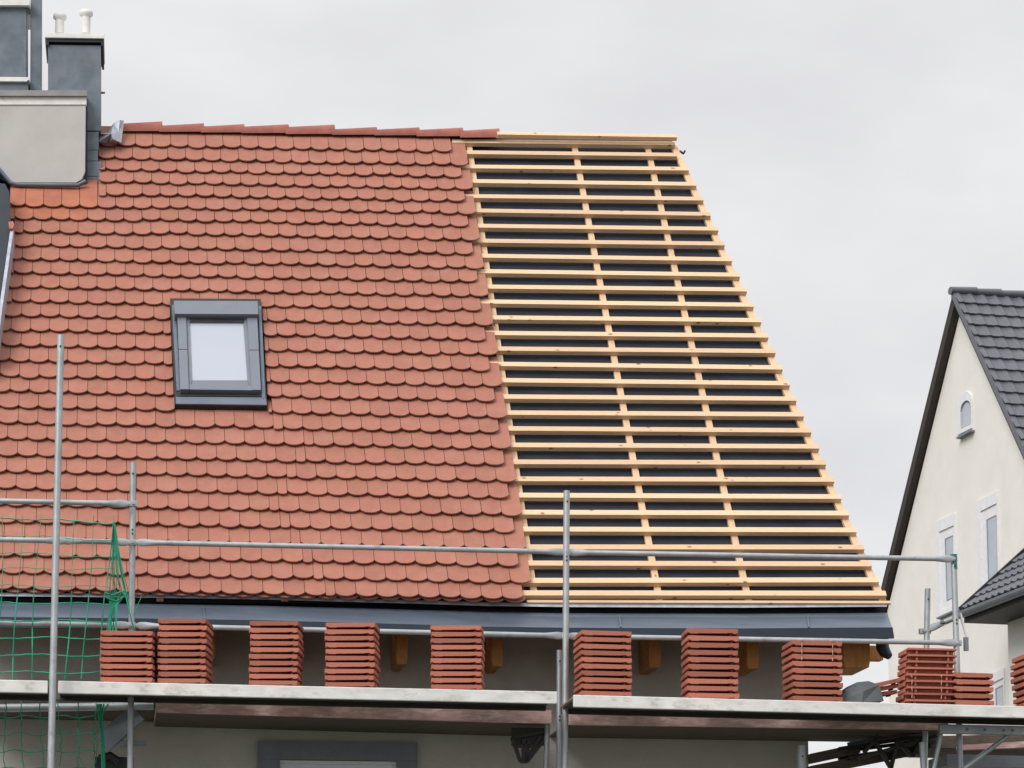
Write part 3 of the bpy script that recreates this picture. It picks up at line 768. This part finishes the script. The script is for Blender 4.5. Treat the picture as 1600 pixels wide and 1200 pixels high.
# crumpled grey sheet
m = MB()
fv = [vp(*q) for q in ((1312, 1096, .95), (1347, 1098, 1.06), (1381, 1095, .95), (1374, 1070, .80), (1357, 1064, .76), (1339, 1066, .84), (1321, 1078, .92), (1349, 1080, .98))]
bk = [v-NH*.3 for v in fv[:7]]
m.add(fv+bk, [[0, 1, 7, 6], [6, 7, 5], [1, 2, 3, 7], [7, 3, 4, 5]]+[[i, (i+1) % 7, (i+1) % 7+8, i+8] for i in range(7)]+[list(range(8, 15))])
sh = m.build('crumpled_sheet', M['sheet']); tag(sh, 'crumpled grey sheet lying between the strapped stack and slipped tiles', 'sheet')

# ================================================================== neighbouring house on the right
D2 = 38.0; PS2 = math.radians(13.6)
R2 = Vector((math.cos(PS2), math.sin(PS2), 0)); W2 = Vector((-math.sin(PS2), math.cos(PS2), 0))
AP = EYE + ray(1488.5, 459)*(D2/ray(1488.5, 459).y)
OV = .12
nb = thing('house', 'cream gabled house with a dark tiled roof behind the right scaffold end', 'house', Vector((AP.x+3, AP.y, 0)))
def gp(px, py, off=0.0): return hit(px, py, AP+R2*(OV-off), R2)     # on the gable wall, off metres proud
far_e = gp(1420, 740, OV); fs_ = (far_e-AP); s_far = fs_.dot(W2); TB = -fs_.z/s_far
nr = gp(1600, 706, OV); ns_ = nr-AP; s_near = -ns_.dot(W2); TBN = -ns_.z/s_near
apw = AP+R2*OV
# gable wall and body
FS, NS = 3.15, 5.2
def rk(s): return AP.z - (TB*s if s > 0 else TBN*-s)
m = MB()
pf = apw+W2*FS; pn = apw-W2*NS
poly = [wallz(pn), wallz(pf), wallz(pf)+Z*(rk(FS)-.32), apw-Z*.28, wallz(pn)+Z*max(rk(-NS)-.3, 1)]
m.prism(poly, R2*9); m.build('wall', M['render'], nb)
# roof slopes: far one is a slab with brown soffit, near one carries real tile courses
m = MB(); q0, q1 = AP, AP+W2*3.6-Z*TB*3.6
ln = Vector((0, 0, -1)); 
nf = (q1-q0).cross(R2).normalized(); nf = nf if nf.z > 0 else -nf
m.prism([q0, q1, q1+R2*10, q0+R2*10], -nf*.05); m.build('far_roof', M['brown'], nb)
m = MB(); a0 = q0-nf*.054; a1 = q1-nf*.054
m.prism([a0, a1, a1+R2*(OV+.02), a0+R2*(OV+.02)], -nf*.10); m.build('bargeboard', M['brown'], nb)
for k in range(26):         # tile ends along the far verge read as a slightly ragged edge
    pass
m = MB(); dn = (-W2*math.cos(math.atan(TBN)) - Z*math.sin(math.atan(TBN))); nn = dn.cross(R2).normalized(); nn = nn if nn.z > 0 else -nn
CO, TW = .275, .205
cols_n, rows_n, sub_n = 40, 26, 6
for r in range(rows_n):
    vs = []
    for j in range(3):
        for i in range(cols_n*sub_n+1):
            u = i/sub_n; fr = u % 1
            wave = .020*math.sin(2*math.pi*fr) if fr < .5 else .007*math.sin(2*math.pi*fr)
            b0 = r*CO + (0, CO+.02, CO+.02)[j]
            h = (.0, .035, .010)[j] + wave
            sag = .012*math.sin(2*math.pi*fr) if j else 0
            vs.append(AP + R2*(u*TW) + dn*(b0+sag) + nn*(h+.03))
    W = cols_n*sub_n+1; fs = []
    for j in range(2):
        for i in range(cols_n*sub_n): fs.append([j*W+i, j*W+i+1, (j+1)*W+i+1, (j+1)*W+i])
    m.add(vs, fs, False)
m.build('near_roof', M['rooftile'], nb)
m = MB(); b0 = AP+nn*-.0; m.prism([b0, b0+dn*7.2, b0+dn*7.2+R2*8.2, b0+R2*8.2], -nn*.08); m.build('roof_deck', M['brown'], nb)
m = MB(); b0 = AP-R2*.012+nn*.045; m.prism([b0, b0+dn*7.2, b0+dn*7.2-nn*.09, b0-nn*.09], R2*.012); m.build('verge_strip', M['rooftile'], nb)
for k in range(12):
    a = AP+R2*(k*.40-.04)+Z*(.075+.0); m = MB()
    rr = [(.10, .09), (.115, .105)]
    m.tube([a-Z*.03, a+R2*.42-Z*.03+Z*.012], [(.085, .06), (.095, .072)], 12); m.build('ridge_tile', M['rooftile'], nb)
# windows in the gable
def quad(mb, poly, o, d):
    mb.prism([gp(x, y, o) for x, y in poly], R2*d)
def ring(mb, outer, inner, o, d):
    n = len(outer)
    for i in range(n): quad(mb, [outer[i], outer[(i+1) % n], inner[(i+1) % n], inner[i]], o, d)
def gable_window(trim, frame, inner, pane, sill=None):
    w = sub('gable_window', nb); w.location = gp(*trim[-1], 0)-nb.location
    m = MB(); ring(m, trim, frame, .025, .03); m.build('trim', M['white'], w)
    m = MB(); ring(m, frame, inner, .006, .02); m.build('frame', M['white'], w)
    m = MB(); ring(m, inner, pane, -.002+.006, .02); m.build('reveal_shade', M['winframe'], w)  # flush grey ring that paints the shadow line of the reveal
    m = MB(); quad(m, pane, .008, .02); m.build('pane', M['glass'], w)
    if sill:
        m = MB(); quad(m, sill, .07, .07); m.build('sill', M['winframe'], w)
gable_window([(1460, 816), (1491.5, 802), (1494, 951), (1464, 965)], [(1467, 831), (1490, 820.5), (1492, 944), (1469.5, 955)], [(1476, 842), (1489, 836), (1490.6, 934), (1479, 940)], [(1478, 843.5), (1488.7, 838.5), (1490.2, 932.5), (1480.4, 937.5)], [(1463, 965), (1494.5, 950.5), (1494.5, 953), (1463, 967.5)])
gable_window([(1524, 784), (1558, 767), (1561, 925), (1528, 942)], [(1531.5, 799), (1557, 786), (1559.5, 918), (1535, 931)], [(1541, 812), (1557, 804), (1559, 908), (1544, 917)], [(1543, 813.5), (1556.5, 806.8), (1558.5, 906.5), (1545.5, 914)])
def arch(x0, x1, yb0, yb1, yt, ys):
    pts = [(x0, yb0)]; n = 8
    sk = (yb1-yb0)/(x1-x0)
    for i in range(n+1):
        t = math.pi*(1-i/n); x = (x0+x1)/2+(x1-x0)/2*math.cos(t)
        pts.append((x, ys+(x-x0)*sk-(ys-yt)*math.sin(t)))
    pts.append((x1, yb1)); return pts
w = sub('gable_window', nb); w.location = gp(1500, 680)-nb.location
oa = arch(1495.2, 1517, 680, 669, 618, 634); ia = arch(1500, 1516.6, 671, 663, 630, 643)
m = MB(); ring(m, oa, ia, .03, .03); m.build('frame', M['white'], w)
ib = arch(1501.6, 1516.2, 669.5, 662.5, 633, 645)
m = MB(); ring(m, ia, ib, .012, .02); m.build('reveal_shade', M['winframe'], w)  # reveal shadow painted as a grey ring here too
m = MB(); quad(m, ib, .008, .02); m.build('pane', M['glass'], w)
m = MB(); quad(m, [(1494, 683), (1515.5, 671.5), (1515.5, 674), (1494, 686)], .08, .08); m.build('sill', M['winframe'], w)
gable_window([(1542, 1057), (1568, 1043), (1570, 1140), (1544, 1152)], [(1549, 1068), (1567.6, 1058.5), (1569, 1134), (1551, 1143)], [(1555, 1076), (1567, 1070), (1568.5, 1126), (1557, 1132)], [(1557, 1077.5), (1566.6, 1072.5), (1568, 1124.5), (1558.8, 1129)])
# lean-to with its gutter
GO = OV+.75
g0 = hit(1506, 956, AP+R2*(OV-1.0), R2)
lt = sub('lean_to', nb); lt.location = g0-nb.location
Lr = 7.0; pit = .88
ld = (R2 + Z*pit).normalized(); lnn = ld.cross(W2).normalized(); lnn = lnn if lnn.z > 0 else -lnn
m = MB()
nr_, nc_ = 6, 34
for r in range(nr_):
    vs = []
    for j in range(3):
        for i in range(nc_*6+1):
            u = i/6; fr = u % 1
            wave = .022*math.sin(2*math.pi*fr) if fr < .5 else .008*math.sin(2*math.pi*fr)
            b0 = r*.26 + (.28, 0, 0)[j]
            h = (.0, .035, .008)[j]+wave+.03
            vs.append(g0 - W2*(u*.205) + ld*b0 + lnn*h)
    W = nc_*6+1; fs = []
    for j in range(2):
        for i in range(nc_*6): fs.append([j*W+i, j*W+i+1, (j+1)*W+i+1, (j+1)*W+i])
    m.add(vs, fs)
m.build('tiles', M['rooftile'], lt)
m = MB(); m.prism([g0, g0-W2*Lr, g0-W2*Lr+ld*1.6, g0+ld*1.6], -lnn*.06); m.build('roof_deck', M['brown'], lt)
m = MB(); m.prism([g0+lnn*.09+W2*.0, g0+ld*1.6+lnn*.09, g0+ld*1.6-lnn*.12, g0-lnn*.12], W2*.06); m.build('verge_board', M['black'], lt)
m = MB(); gg = g0-R2*.07-Z*.02
n = 8; pr_ = [gg + R2*(.075*math.cos(math.pi+math.pi*i/n)) + Z*(.085*math.sin(math.pi+math.pi*i/n)) for i in range(n+1)]
inn = [gg + R2*(.068*math.cos(math.pi+math.pi*i/n)) + Z*(.078*math.sin(math.pi+math.pi*i/n)) for i in range(n+1)]
m.prism(pr_+inn[::-1], -W2*Lr)
m.build('gutter', M['winframe'], lt)
m = MB(); sq = g0-Z*.13+R2*.0; m.prism([sq, sq-W2*Lr, sq-W2*Lr+R2*.98, sq+R2*.98], -Z*.03); m.prism([sq+Z*.1, sq-W2*Lr+Z*.1, sq-W2*Lr, sq], R2*.02); m.build('soffit', M['brown'], lt)
wf = hit(1576, 1040, AP+R2*(OV-.42), R2)
m = MB(); wz = g0.z-.13
m.prism([wallz(wf), wallz(wf)-W2*6, wallz(wf)-W2*6+Z*wz, wallz(wf)+Z*wz], R2*.419); m.build('lean_to_wall', M['render'], lt)
